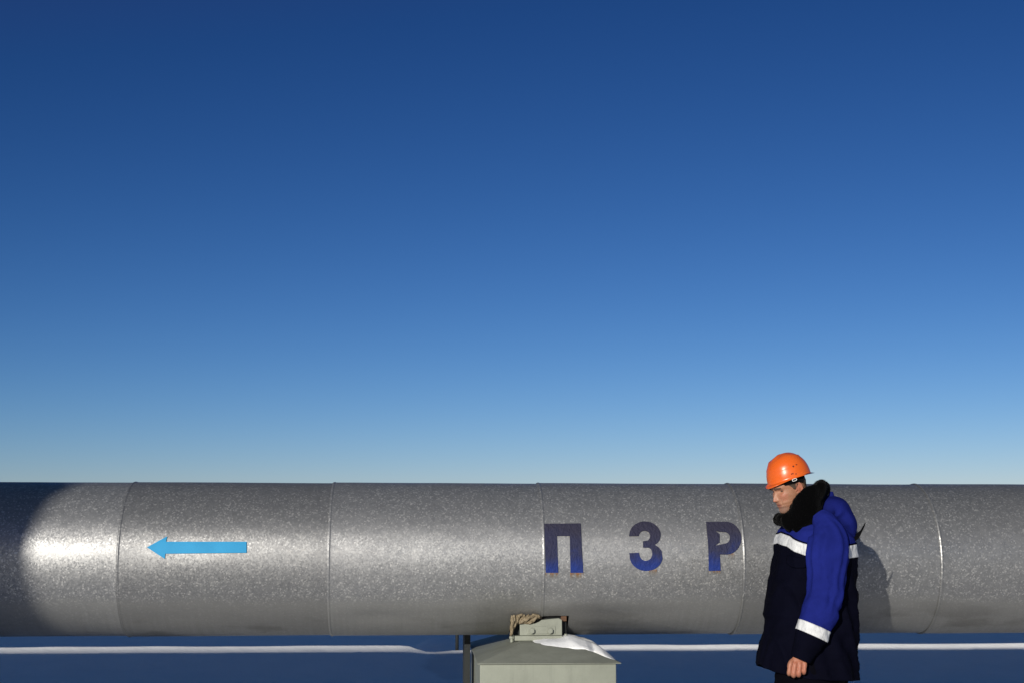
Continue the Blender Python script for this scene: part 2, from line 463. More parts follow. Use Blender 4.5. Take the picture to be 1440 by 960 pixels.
def decal(name, poly, mat, lift=.0022, thick=.0016, cuts=40, parent=pipe, hole=None):
    """flat outline in (x, arc) unrolled on the pipe, cut finely and wrapped round it."""
    st = [to_st(px, py) for px, py in poly]
    flat = [Vector((x, t * PR, 0)) for x, t in st]
    bm = bmesh.new(); loops = [flat]
    if hole: loops.append([Vector((x, t * PR, 0)) for x, t in (to_st(px, py) for px, py in hole)])
    allp = [p for lp in loops for p in lp]
    vs = [bm.verts.new(p) for p in allp]
    for t in tessellate_polygon(loops):
        try: bm.faces.new([vs[i] for i in t])
        except ValueError: pass
    lo = min(p.y for p in flat); hi = max(p.y for p in flat)
    for i in range(1, cuts):
        y = lo + (hi - lo) * i / cuts
        bmesh.ops.bisect_plane(bm, geom=bm.verts[:] + bm.edges[:] + bm.faces[:], plane_co=(0, y, 0), plane_no=(0, 1, 0), dist=1e-5)
    uv = bm.loops.layers.uv.new('uv'); xl = min(p.x for p in flat); xh = max(p.x for p in flat)
    for f in bm.faces:
        for lp in f.loops:
            c = lp.vert.co; lp[uv].uv = ((c.x - xl) / (xh - xl), (c.y - lo) / (hi - lo))
    for v in bm.verts:
        v.co = cylpt(v.co.x, v.co.y / PR, PR + .0045 + lift)
    bmesh.ops.recalc_face_normals(bm, faces=bm.faces)
    bm.faces.ensure_lookup_table(); f = bm.faces[0]
    if f.normal.y > 0: bmesh.ops.reverse_faces(bm, faces=bm.faces)
    me = bpy.data.meshes.new(name); bm.to_mesh(me); bm.free()
    o = new(name, me, mat, parent, False)
    if thick:
        s = o.modifiers.new('film', 'SOLIDIFY'); s.thickness = thick; s.offset = -1
    return o

def z6(l): return [(740 + a / 4, 660 + b / 4) for a, b in l]
def arc(cx, cy, rx, ry, a0, a1, n):
    return [(cx + rx * math.cos(R_(a0 + (a1 - a0) * i / n)), cy + ry * math.sin(R_(a0 + (a1 - a0) * i / n))) for i in range(n + 1)]
L_P = [(100, 305), (202, 304), (305, 303), (312, 440), (320, 577), (249, 577), (246, 475), (244, 373), (172, 373), (176, 475), (180, 577), (110, 577), (105, 440)]
# ze: outer contour, clockwise on the image, then the inner contour back
L_Z = ([(578, 374)] + arc(667, 367, 88, 75, 182, 360, 18)[1:] + [(750, 392), (740, 408), (722, 421), (744, 436), (760, 455)]
       + arc(674, 485, 93, 82, 0, 182, 20)[1:] + [(578, 468), (633, 466)]
       + arc(672, 473, 36, 38, 170, -20, 12) + [(702, 448), (690, 438), (656, 437), (656, 402), (684, 398)]
       + arc(664, 374, 32, 31, 20, -178, 12))
L_R_out = [(1010, 295), (1070, 294), (1128, 294)] + arc(1122, 385, 86, 91, -80, 84, 16) + [(1110, 475), (1088, 475), (1090, 520), (1092, 565), (1025, 567), (1022, 430), (1016, 360)]
L_R_hole = [(1062, 344), (1090, 349), (1116, 350)] + arc(1112, 383, 33, 33, -70, 80, 8) + [(1098, 419), (1058, 428), (1086, 408), (1086, 362)]
for poly, hole in ((L_P, None), (L_Z, None), (L_R_out, z6(L_R_hole))):
    decal('painted_letter', z6(poly), M_letter, hole=hole)
decal('flow_arrow', [(a / 3.2, 660 + b / 3.2) for a, b in [(662, 349), (753, 300), (748, 324), (930, 324), (1110, 324), (1110, 373), (930, 375), (745, 377), (742, 400)]], M_arrow)
for q in ([(108, 579), (182, 579), (184, 618), (106, 618)], [(247, 579), (322, 579), (324, 625), (246, 625)],
          [(690, 566), (736, 558), (738, 600), (690, 604)], [(1024, 569), (1094, 567), (1094, 592), (1024, 594)],
          [(1136, 476), (1170, 468), (1172, 505), (1136, 510)], [(238, 374), (246, 374), (246, 395), (238, 395)]):
    decal('rust_stain', z6(q), M_rust, .0012, 0, 6)

# ------------------------------------------------------------------ support under the pipe
YF, YB = 8.15, 9.85
fl = P(671.5, 932.4, YF); fr = P(873.7, 932.4, YF)
ZE = fl.z; EX0, EX1 = fl.x, fr.x
ZT = P(740, 901, 8.62).z
sup = empty('pipe_support', ((EX0 + EX1) / 2, PY, 0), 'grey green steel box with low pyramid lid carrying the pipe on a bolted saddle', 'pipe support')
bx0 = P(675, 940, YF + .015).x; bx1 = P(866.5, 940, YF + .015).x
bm = bmesh.new(); box(bm, (bx0, YF + .015, -.1), (bx1, YB - .015, ZE - .006)); bevel(frombm('housing', bm, M_box, sup), .004)
iny = .30; inx = P(733, 904, YF + .30).x - EX0
def roof_z(x, y):
    d = min((x - EX0) / inx, (EX1 - x) / inx, (y - YF) / iny, (YB - y) / iny)
    return ZE + (ZT - ZE) * min(max(d, 0), 1)
bm = bmesh.new()
o4 = [(EX0, YF), (EX1, YF), (EX1, YB), (EX0, YB)]
i4 = [(EX0 + inx, YF + iny), (EX1 - inx, YF + iny), (EX1 - inx, YB - iny), (EX0 + inx, YB - iny)]
lo = [bm.verts.new((x, y, ZE - .005)) for x, y in o4]; e = [bm.verts.new((x, y, ZE)) for x, y in o4]; t = [bm.verts.new((x, y, ZT)) for x, y in i4]
bm.faces.new(lo[::-1]); bm.faces.new(t)
for i in range(4):
    j = (i + 1) % 4
    bm.faces.new((lo[i], lo[j], e[j], e[i])); bm.faces.new((e[i], e[j], t[j], t[i]))
bevel(frombm('lid', bm, M_roof, sup), .003)
# base plate, saddle, web, bolts
def sp(px, py, Y): return P(px, py, Y)
SY = 8.66
b0, b1 = sp(724, 897, SY - .02), sp(791.5, 897, SY - .02)
zb0, zb1 = ZT + .001, sp(740, 893.3, SY - .02).z
bm = bmesh.new(); box(bm, (b0.x, SY - .02, zb0), (b1.x, 2 * PY - SY + .02, zb1)); bevel(frombm('base_plate', bm, M_sadd, sup), .004)
prof = [(731, 893.2), (731, 877), (742, 876.4), (752, 876), (758, 873.6), (762, 870.8), (772, 869.8), (786, 868.6), (790.3, 871), (790.5, 893.2)]
bm = bmesh.new()
fv = [sp(px, py, SY) for px, py in prof]
for v in fv: v.z = max(v.z, zb1 + .001)
a = [bm.verts.new(v) for v in fv]; b = [bm.verts.new((v.x, SY + .02, v.z)) for v in fv]
bm.faces.new(a); bm.faces.new(b[::-1])
for i in range(len(a)):
    j = (i + 1) % len(a); bm.faces.new((a[i], b[i], b[j], a[j]))
sad = bevel(frombm('saddle_plate', bm, M_sadd, sup), .003)
# central packer plate proud of the saddle
bm = bmesh.new(); q0, q1 = sp(741, 890.5, SY), sp(781, 880, SY); box(bm, (q0.x, SY - .004, q0.z), (q1.x, SY - .0005, q1.z)); bevel(frombm('packer_plate', bm, M_sadd, sup), .0015)
for px in (747.8, 773.6):
    c = sp(px, 886.2, SY - .005); bm = bmesh.new()
    cyl(bm, (c.x, SY - .009, c.z), (c.x, SY - .0035, c.z), .0205, 24)
    cyl(bm, (c.x, SY - .027, c.z), (c.x, SY - .0095, c.z), .0165, 6)
    bevel(frombm('bolt', bm, M_sadd, sup), .002)
for px, py in ((719.5, 893), (795.5, 893.2)):
    c = sp(px, py, SY + .02); bm = bmesh.new()
    cyl(bm, (c.x, SY + .02, ZT - .01), (c.x, SY + .02, c.z + .012), .009, 12); cyl(bm, (c.x, SY + .02, ZT + .012), (c.x, SY + .02, ZT + .026), .0165, 6)
    bevel(frombm('anchor_bolt', bm, M_sadd, sup), .002)
# solid web behind the saddle plate, up to the carrier pipe
bm = bmesh.new(); box(bm, (cx0 + .012, SY + .06, zb1 + .001), (cx1 - .012, 2 * PY - SY - .06, PZ - PR + .15)); frombm('saddle_web', bm, M_dark, sup)
bm = bmesh.new(); q0, q1 = sp(789, 873, SY + .03), sp(797, 865, SY + .03); box(bm, (q0.x, SY + .03, q0.z), (q1.x, SY + .12, q1.z)); bevel(frombm('clamp_stub', bm, M_brown, sup), .004)
# left-hand stand post behind the housing
bm = bmesh.new(); p0 = P(651, 900, 9.6); p1 = P(661, 900, 9.6); box(bm, (p0.x, 9.2, -.1), (P(661.5, 900, 9.2).x, 9.6, PZ - PR - .004)); frombm('rear_column', bm, M_dark, sup)

# torn insulation poking out of the cut-out
ins = None
strands = [[(720, 865), (720.5, 874), (719.5, 884), (718.6, 893)], [(723.5, 864), (722.5, 873), (720.8, 882), (719.4, 891)], [(731, 864), (727, 872), (723, 881)],
           [(738, 864), (733, 870), (731, 876)], [(744, 864), (738, 869.5), (733, 875.5)], [(752, 864.5), (744, 868), (737, 873.5)],
           [(756, 866), (750, 871), (743, 874), (735, 875)], [(754, 867.5), (747, 873.5), (740, 875.4)], [(735, 863.5), (727, 867), (723.5, 876)], [(749, 863.5), (756, 865.5), (758, 867)]]
for k, s in enumerate(strands):
    ctrl = []
    for i, (px, py) in enumerate(s):
        p = sp(px, py, 8.655 - .012 * math.sin(i * 2.1 + k)); r = .0135 if 0 < i < len(s) - 1 else .009
        ctrl.append((p.x, p.y, p.z, r, r * .8))
    rr = tube(ctrl, 22, 10, fold=lambda u, t, p, k=k: .22 * math.sin(3 * t + u * 16 + k) + .15 * noise.noise(p * 60))
    o = new('insulation_strand', loftmesh('insulation_strand', rr), M_wool, pipe)
bm = bmesh.new(); box(bm, (cx0 + .004, 8.70, PZ - .36), (cx1 - .16, 8.76, PZ - .30)); frombm('insulation_mat', bm, M_wool, pipe)

# snow cap lying on the lid
out = [(752, 905.2), (758, 900.5), (768, 898), (782, 896.3), (800, 895.9), (824, 897), (844, 900.8), (855, 907), (861, 916), (865.5, 926.5),
       (858, 924.5), (850, 922), (843, 919), (836, 916), (828, 913.6), (818, 912.2), (806, 912.4), (794, 911), (780, 909.3), (765, 907)]
def on_roof(px, py):
    d = ray(px, py); best = None; t = 7.0
    while t < 11.5:
        p = CAM + d * t
        if p.z <= roof_z(p.x, p.y) + .002: return p
        t += .004
    return CAM + d * 8.7
low = [on_roof(px, py) for px, py in out if py > 903.5]
# plan outline of the patch: lower edge seen on the lid, upper edge hidden behind the crest
edge = [on_roof(*q) for q in [(752, 905.2), (765, 907), (780, 909.3), (794, 911), (806, 912.4), (818, 912.2), (828, 913.6), (836, 916), (843, 919), (850, 922), (858, 924.8), (866, 927.5)]]
bx = [(p.x, p.y) for p in edge]
NX, NY = 70, 36
V = []; Fc = []
xa, xb = bx[0][0], EX1 - .012
for i in range(NX + 1):
    x = xa + (xb - xa) * i / NX
    yf = lerp_tab(sorted(bx), x)
    yb = 9.15
    for j in range(NY + 1):
        v = j / NY; y = yf + (yb - yf) * v + .012 * noise.noise(Vector((x * 14, 0, 2))) * (1 - v)
        ez = min(1, max(0, (x - xa) / .07)) ** .6 * min(1, (xb - x) / .09 + .02) ** .5
        th = (.018 + .030 * sstep(P(780, 905, 8.6).x, P(815, 905, 8.6).x, x)) * ez * (min(1, v / .22) ** .7) * min(1, (1 - v) / .2 + .02) ** .6 * (1 + .22 * noise.noise(Vector((x * 9, y * 9, 1))))
        V.append((x, y, roof_z(x, y) + max(th, .0) - .003 + .003 * noise.noise(Vector((x * 24, y * 24, 5))) * min(1, v * 6)))
for i in range(NX):
    for j in range(NY):
        a = i * (NY + 1) + j; Fc.append((a, a + NY + 1, a + NY + 2, a + 1))
sn = new('snow_patch', mesh('snow_patch', V, Fc), M_snow.m)
sn.modifiers.new('thick', 'SOLIDIFY').thickness = .006
tag(sn, 'small patch of sunlit snow lying on the sloping lid of the pipe support', 'snow')

# thin dark stake standing in the snow bank, its top hidden by the pipe
st0 = P(642.5, 909, 14.5); bm = bmesh.new()
cyl(bm, (st0.x, st0.y, st0.z - .25), (st0.x + .004, st0.y, st0.z + .55), .017, 12); cyl(bm, (st0.x + .004, st0.y, st0.z + .55), (st0.x + .004, st0.y, st0.z + .58), .024, 12, .012)
tag(frombm('stake', bm, M_dark, None, True), 'thin dark stake standing in the snow bank left of the pipe support', 'stake')

# ------------------------------------------------------------------ unseen wall and overhead pipe, added behind the camera to throw shade
M_wall = painted('shade_wall_paint', (.30, .32, .34))
ta = math.tan(SUN_AZ); te = math.tan(SUN_EL) / math.cos(SUN_AZ)
BY = -4.0
bxr = oncyl(14, 772, PR).x - (PY - PR - BY) * ta
bzt = PZ + PR + .03 + (PY - BY) * te
wall_root = empty('shade_wall', (bxr - 4, BY, 0), 'tall grey unseen wall added behind the viewpoint to shade the pipe end', 'wall')
bm = bmesh.new(); box(bm, (bxr - 9, BY - .25, 0), (bxr, BY, bzt - .08)); frombm('wall_panel', bm, M_wall, wall_root)
bm = bmesh.new(); box(bm, (bxr - 9.02, BY - .30, bzt - .079), (bxr, BY + .02, bzt)); frombm('coping', bm, M_dark, wall_root)
OY = -8.0; OR = .85
oz = -.1 + (17.3 - OY) * te + OR / math.cos(SUN_EL)
ovh = empty('overhead_shade_pipe', (0, OY, 0), 'unseen overhead pipe on posts added behind the viewpoint to shade the far snow', 'pipeline')
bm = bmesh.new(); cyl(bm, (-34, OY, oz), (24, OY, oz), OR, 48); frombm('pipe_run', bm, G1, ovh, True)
for x in (-30, -19, 2.5, 13, 22):
    bm = bmesh.new(); cyl(bm, (x, OY, 0), (x, OY, oz - OR + .03), .14, 16); frombm('post', bm, M_dark, ovh, True)

# ------------------------------------------------------------------ the worker
YW = 7.60
def WP(px, py, dy=0.0):
    return P(px, py, YW + dy)
ref = WP(1140, 800)
man = empty('person', (ref.x, YW, 0), 'person in orange hard hat and navy and blue coat walking beside the pipe', 'person')

# head -----------------------------------------------------------
HC = WP(1108.8, 687.6)
YAWH, PITH = R_(22), R_(20)
fwd = Vector((-math.cos(YAWH) * math.cos(PITH), -math.sin(YAWH) * math.cos(PITH), -math.sin(PITH))).normalized()
upv = (Vector((0, 0, 1)) - fwd * fwd.z).normalized(); lft = upv.cross(fwd)
def HW(x, y, z, s=1.0): return HC + (fwd * x + lft * y + upv * z) * s
front = [(-.118, .070), (-.110, .084), (-.098, .0905), (-.085, .089), (-.078, .0855), (-.070, .0905), (-.064, .0935), (-.0595, .0885), (-.055, .0935), (-.048, .0955), (-.040, .0915), (-.02, .0915), (.0, .0895), (.018, .086), (.034, .0945), (.05, .0955), (.075, .090), (.10, .074), (.12, .045), (.132, .008)]
back = [(-.118, -.040), (-.08, -.062), (-.05, -.078), (-.02, -.092), (.02, -.101), (.05, -.099), (.08, -.086), (.105, -.062), (.12, -.035), (.132, -.004)]
width = [(-.118, .026), (-.11, .036), (-.098, .045), (-.08, .055), (-.05, .066), (-.02, .0725), (.02, .077), (.05, .077), (.08, .070), (.105, .052), (.12, .032), (.132, .006)]
nosep = [(-.044, 0), (-.039, .008), (-.033, .022), (-.026, .0275), (-.018, .024), (-.005, .016), (.01, .008), (.024, .0015), (.03, 0)]
def headpt(z, t, grow=0.0, feat=True):
    xf, xb, w = smooth_tab(front, z) + grow, smooth_tab(back, z) - grow, smooth_tab(width, z) + grow
    xc = (xf + xb) / 2 - .005; c, s = math.cos(t), math.sin(t)
    e = 2 / 2.25
    x = xc + (xf - xc if c > 0 else xc - xb) * math.copysign(abs(c) ** e, c)
    y = w * math.copysign(abs(s) ** e, s)
    if feat and x > .02:
        ay = abs(y)
        nw = .0075 + .006 * math.exp(-((z + .03) / .010) ** 2)
        x += lerp_tab(nosep, z) * math.exp(-(y / nw) ** 2)
        x -= .013 * math.exp(-((ay - .032) / .014) ** 2 - ((z - .014) / .010) ** 2)
        x += .004 * math.exp(-((ay - .030) / .018) ** 2 - ((z - .034) / .007) ** 2)
        x += .005 * math.exp(-((ay - .046) / .016) ** 2 - ((z + .012) / .014) ** 2)
        x -= .0035 * math.exp(-((ay - .028) / .005) ** 2 - ((z + .05) / .014) ** 2)
    return x, y, z
zs = [-.118 + .25 * i / 110 for i in range(111)]
rings = [[HW(*headpt(z, 2 * math.pi * j / 120)) for j in range(120)] for z in zs]
parts = [loftmesh('h', rings)]
# ears
for sgn in (1, -1):
    rim = []
    for i in range(15):
        a = R_(-70 + 270 * i / 14)
        ex, ez = -.012 + .017 * math.cos(a + .2) * -1, .004 + .031 * math.sin(a) if False else .002 + .030 * math.sin(a)
        p = HW(-.010 - .016 * math.cos(a), sgn * (.0775 + .012 * max(0, math.cos(a) * .8 + .2)), .002 + .031 * math.sin(a)); r = .0052
        rim.append((*p, r, r))
    parts.append(loftmesh('e', tube(rim, 40, 10)))
    c = [(*HW(-.004, sgn * .070, -.022), .010, .012), (*HW(-.012, sgn * .079, -.012), .006, .013), (*HW(-.014, sgn * .081, .004), .005, .016), (*HW(-.013, sgn * .078, .022), .004, .011)]
    parts.append(loftmesh('e', tube(c, 16, 14, ref=lft)))
# neck, trunk, limbs under the clothes
def skin_tube(ctrl, n=24, seg=24, ref_=(0, -1, 0)): parts.append(loftmesh('b', tube(ctrl, n, seg, ref_)))
def T(px, py, dy, ra, rb): return (*WP(px, py, dy), ra, rb)
skin_tube([T(1122, 690, 0, .055, .06), T(1130, 715, 0, .058, .062), T(1140, 745, 0, .075, .07)])
skin_tube([T(1142, 732, 0, .10, .06), T(1147, 752, 0, .17, .095), T(1149, 790, 0, .165, .11), T(1147, 840, 0, .15, .105), T(1145, 890, 0, .16, .11), T(1142, 925, 0, .165, .115), T(1141, 945, 0, .15, .10)], 40, 32)
LW = WP(1126.5, 921, -.255)                                         # wrist of the near hand
NA = [T(1152, 748, -.13, .06, .06), T(1162, 775, -.225, .052, .055), T(1162, 835, -.25, .043, .045), T(1150, 875, -.255, .041, .042), (LW.x, LW.y, LW.z, .022, .031)]
skin_tube(NA, 40)
FA = [T(1148, 748, .13, .06, .06), T(1146, 790, .22, .05, .053), T(1128, 850, .25, .042, .044), T(1113, 880, .235, .038, .04), T(1107, 902, .215, .024, .03)]
skin_tube(FA, 40)
# hand: palm and five fingers
def hand(Wr, sgn, S):
    """Wr wrist, S(dx_px, dy_px, depth) -> world point of this hand (dx to the left negative)."""
    pal = [(*S(0, 0, 0), .026, .023), (*S(-1, 5, -.002), .020, .036), (*S(-2.2, 11, -.006), .019, .045), (*S(-2.5, 14.5, -.006), .016, .044)]
    parts.append(loftmesh('p', tube(pal, 18, 22)))
    fx = ((-14.0, 11.0, .0118, 26.5), (-7.2, 12.5, .0124, 29.0), (-.1, 12.5, .0122, 28.2), (7.0, 11.5, .0108, 25))
    for k, (dx, y0, r, y1) in enumerate(fx):
        c = [(*S(dx * .72, y0 - 6, -.004), r * .8, r * .8), (*S(dx * .95, y0, -.017), r * 1.06, r * 1.08), (*S(dx, (y0 + y1) / 2, -.020), r * .93, r * .94), (*S(dx * .99, y1 - 2.5, -.017), r * 1.04, r * 1.04),
             (*S(dx * .96, y1 - .6, .004), r * .95, r * .95), (*S(dx * .93, y1 - 4, .020), r * .85, r * .85), (*S(dx * .92, y1 - 8.5, .021), r * .6, r * .6)]
        parts.append(loftmesh('f', tube(c, 30, 14, ref=(1, 0, 0))))
    c = [(*S(-7, 5, .010), .014, .014), (*S(-12.5, 9, .022), .0135, .0135), (*S(-14.5, 15.5, .030), .0115, .012), (*S(-12, 21, .034), .0105, .0105), (*S(-8.5, 24, .034), .007, .007)]
    parts.append(loftmesh('t', tube(c, 22, 14, ref=(0, -1, 0))))
hand(LW, 1, lambda dx, dy, dep: WP(1126.5 + dx + (dy * -.12), 921 + dy, -.255 + dep))
hand(None, -1, lambda dx, dy, dep: WP(1109 + dx * .9, 902 + dy * .9, .212 - dep))
# legs in mid-stride
hz = WP(1141, 935).z
def G(px, z, dy): p = WP(px, 900, dy); return Vector((p.x, p.y, z))
LEG_F = [G(1136, hz, -.095), G(1112, .47, -.10), G(1094, .10, -.10)]
LEG_R = [G(1146, hz, .095), G(1160, .47, .10), G(1192, .13, .10)]
for L in (LEG_F, LEG_R):
    skin_tube([(*L[0], .085, .095), (*((L[0] + L[1]) / 2), .075, .08), (*L[1], .056, .058), (*((L[1] + L[2]) / 2 + Vector((.01, 0, .02))), .055, .058), (*L[2], .036, .04)], 40)
    f = L[2]; parts.append(loftmesh('ft', tube([(f.x + .05, f.y, f.z - .035, .03, .03), (f.x, f.y, f.z - .035, .036, .042), (f.x - .10, f.y, f.z - .06, .042, .028), (f.x - .18, f.y, f.z - .065, .032, .018)], 16, 18)))

M_skin = Mat('skin', (.42, .215, .14), .5, 0, .4)
M_skin.b.inputs['Subsurface Weight'].default_value = .12; M_skin.b.inputs['Subsurface Radius'].default_value = (.012, .005, .003); M_skin.b.inputs['Subsurface Scale'].default_value = .5
def blob(c, r):
    d = M_skin.n('ShaderNodeVectorMath', operation='DISTANCE'); M_skin.l(M_skin.co, d.inputs[0]); d.inputs[1].default_value = c
    return M_skin.val(d.outputs['Value'], 1, 0, r * .5, r)
sn1 = M_skin.noise(90, 4, .6)
skc = M_skin.mix(M_skin.val(sn1.outputs[0], 0, 1, .3, .7), (.33, .155, .092), (.38, .19, .120))
for c, r, colr, amt in ((HW(.075, .045, -.015), .03, (.38, .125, .08), .5), (HW(.115, 0, -.028), .02, (.40, .13, .08), .5), (HW(-.012, .083, .004), .034, (.42, .12, .08), .5), (HW(.094, .004, -.060), .017, (.30, .085, .07), .7),
                        (HW(.075, .02, -.098), .045, (.20, .125, .10), .7), (LW + Vector((-.02, -.02, -.06)), .075, (.37, .125, .075), .75)):
    skc = M_skin.mix(M_skin.math('MULTIPLY', blob(c, r), amt), skc, colr)
M_skin.color(skc); M_skin.bump(sn1.outputs[0], .15, .003)
body = join_remesh('body', parts, M_skin.m, man, .0028, 1)

# eyes, brows
for sgn in (1, -1):
    x, y, z = headpt(.013, math.asin(.5) * sgn); 
    x, y, z = headpt(.0125, sgn * .40)
    c = [(*HW(x - .002, y - sgn * .013, .0125), .0012, .0014), (*HW(x + .0006, y, .0135), .0030, .0058), (*HW(x - .003, y + sgn * .013, .0115), .0012, .0012)]
    new('eye', loftmesh('eye', tube(c, 14, 10, ref=upv)), M_eye, man)
    c = []
    for i in range(6):
        t = sgn * (.12 + .50 * i / 5); x, y, z = headpt(.031 + .004 * math.sin(i / 5 * 2.6), t)
        c.append((*HW(x + .0005, y, z), .0050 - .0004 * i, .0034))
    new('eyebrow', loftmesh('eyebrow', tube(c, 16, 8, ref=upv)), M_hair, man)

c = []
for i in range(9):
    t = -.30 + .60 * i / 8; x, y, z = headpt(-.0592 - .002 * (abs(i - 4) / 4) ** 2, t); c.append((*HW(x - .0006, y, z), .0016 * (1.05 - (abs(i - 4) / 4) ** 2), .0016))
new('mouth', loftmesh('mouth', tube(c, 20, 8, ref=upv)), Mat('mouth_line', (.075, .025, .02), .6).m, man)

def headshell(name, zfun, grow, mat, parent, t0=0, t1=2 * math.pi, n=96, ztop=.128, rows=26, rough=0.0):
    V = []; Fc = []
    for j in range(n + 1):
        t = t0 + (t1 - t0) * j / n; zl = zfun(t)
        for i in range(rows + 1):
            z = zl + (ztop - zl) * i / rows
            gk = grow * (1 + rough * noise.noise(Vector((t * 9, z * 60, 0))))
            V.append(HW(*headpt(z, t, gk, False)))
    for j in range(n):
        for i in range(rows):
            a = j * (rows + 1) + i; Fc.append((a, a + rows + 1, a + rows + 2, a + 1))
    o = new(name, mesh(name, V, Fc), mat, parent); s = o.modifiers.new('thick', 'SOLIDIFY'); s.thickness = .004; s.offset = 0
    return o
def hairline(t):
    a = abs((t + math.pi) % (2 * math.pi) - math.pi)      # 0 = front
    return lerp_tab([(0, .075), (.9, .060), (1.15, .035), (1.32, .006), (1.50, .000), (1.62, .034), (2.0, .020), (2.3, -.03), (3.15, -.06)], a)
headshell('hair', hairline, .004, M_hair, man, rough=.5)
def linerline(t):
    a = abs((t + math.pi) % (2 * math.pi) - math.pi)
    return lerp_tab([(0, .055), (.6, .051), (1.1, .041), (1.5, .036), (1.85, .026), (2.15, .044), (3.15, .075)], a)
headshell('cap_liner', linerline, .010, M_black, man, rough=.25)

# hard hat -------------------------------------------------------
hr0, hr1 = WP(1074.5, 685.0), WP(1144.5, 663.6)
hax = (hr1 - hr0).normalized(); hf = -hax
hc = WP(1110.2, 673.5)
hYaw = R_(12)
hfw = Vector((hf.x * math.cos(hYaw), -math.sin(hYaw), hf.z)).normalized()
hup = (Vector((0, 0, 1)) - hfw * hfw.z).normalized(); hl = hup.cross(hfw)
HA, HB, HH = .1215, .108, .142
def HP(x, y, z): return hc + hfw * x + hl * y + hup * z
rings = []; n = 96
def rimz(t): return .011 * abs(math.sin(t)) ** 1.5 + .002
prof = [(0.0, 1.0)]
K = 34
for i in range(K + 1):
    u = i / K; ring = []
    for j in range(n):
        t = 2 * math.pi * j / n; z0 = rimz(t)
        ang = u * math.pi / 2 * .992
        rr = math.cos(ang) ** (2 / 2.15); zz = math.sin(ang) ** (2 / 2.25)
        c, s = math.cos(t), math.sin(t)
        ridge = .003 * math.exp(-(s * rr * HB / .012) ** 2) * min(1, u * 3)
        fl = HA * (1.0 if c < 0 else 1.0)
        ring.append(HP(fl * c * rr - .003 * zz, HB * s * rr, z0 + (HH - z0) * zz + ridge))
    rings.append(ring)
# brim skirt: flares outwards, longest at the front
sk = []
for d in (1.0, .75, .35):
    ring = []
    for j in range(n):
        t = 2 * math.pi * j / n; c, s = math.cos(t), math.sin(t)
        ext = .004 + (.017 * max(0, c) ** 1.6) + .021 * max(0, -c) ** 2.2
        drop = .004 + .011 * max(0, c) ** 2 + .004 * max(0, -c) ** 2
        ring.append(HP((HA + ext * d) * c, (HB + ext * d) * s, rimz(t) - drop * d + .001 * (1 - d)))
    sk.append(ring)
inner = []
for sc_, zz in ((.965, .004), (.955, .03), (.9, .07), (.7, .11), (.3, .13)):
    inner.append([HP(HA * sc_ * math.cos(2 * math.pi * j / n), HB * sc_ * math.sin(2 * math.pi * j / n), rimz(2 * math.pi * j / n) + zz) for j in range(n)])
hat = new('hard_hat', loftmesh('hard_hat', inner[::-1] + sk + rings), M_helm, man)
# whatever sits under the hat stays inside its shell
for o in man.children:
    if o.name.split('.')[0] in ('body', 'hair', 'cap_liner'):
        for v in o.data.vertices:
            d = v.co - hc; x, y, z = d.dot(hfw), d.dot(hl), d.dot(hup)
            if -.012 < z < .30 and abs(x) < .2 and abs(y) < .2:
                q = max(0, min(z, HH * .97) / HH)
                lim = .91 * (1 - q ** 2.25) ** (1 / 2.15); r = math.hypot(x / HA, y / HB); k = min(1, lim / max(r, 1e-6))
                v.co = HP(x * k, y * k, min(z, HH * .95))
def hatpoint(px, py):
    """where the line of sight meets the hat's near side (search on the shell)."""
    d = ray(px, py); best = None
    for ring in rings:
        for p in ring:
            v = p - CAM
            if v.y > hc.y + .02: continue
            q = (v - d * v.dot(d)).length
            if best is None or q < best[0]: best = (q, p)
    return best[1]
def child(name, me, mat, parent): return new(name, me, mat, parent)
for dx, dy in ((0, -2.6), (-3.0, .2), (3.2, -.2), (.4, 2.6), (0, 13.5), (3.5, 13.2), (-3.2, 14.2)):
    p = hatpoint(1116 + dx, 652.2 + dy); nn = (p - HP(0, 0, .03)).normalized()
    bm = bmesh.new(); cyl(bm, p - nn * .004, p + nn * .0006, .0052 if dy < 10 else .0036, 12); frombm('vent_hole', bm, M_hole, hat)
pb = hatpoint(1115.6, 670.0) + Vector((0, -.008, -.012))
ctrl = []
for i in range(25):
    a = 2 * math.pi * i / 24; sx = .0125 * math.copysign(abs(math.cos(a)) ** .5, math.cos(a)); sz = .0055 * math.copysign(abs(math.sin(a)) ** .5, math.sin(a))
    q = pb - hfw * sx + hup * sz; ctrl.append((*q, .0018, .0018))
new('buckle', loftmesh('buckle', tube(ctrl, 60, 8, ref=(0, -1, 0)), False), M_buck, hat)

# coat -----------------------------------------------------------
# silhouette of the trunk of the coat in picture rows: front edge, back edge, half depth
sil = [(724, 1122, 1160, .075), (732, 1110, 1176, .125), (738, 1104, 1186, .165), (746, 1099.5, 1194, .195), (756, 1095, 1200, .212), (766, 1092.5, 1202, .222), (781, 1090.5, 1203.5, .226),
       (800, 1086.5, 1204.5, .225), (820, 1082, 1205, .222), (849, 1077.5, 1205.5, .218), (863, 1074.5, 1205.5, .218), (869, 1076.5, 1205.8, .218), (889, 1074.5, 1206, .222), (905, 1071, 1206.3, .228),
       (920, 1067.5, 1206.6, .235), (932, 1066, 1206.8, .238), (953, 1069, 1206.8, .236)]
def silv(py):
    if py <= sil[0][0]: return sil[0][1:]
    for a, b in zip(sil, sil[1:]):
        if py <= b[0]:
            u = (py - a[0]) / (b[0] - a[0]); return tuple(p + (q - p) * u for p, q in zip(a[1:], b[1:]))
    return sil[-1][1:]
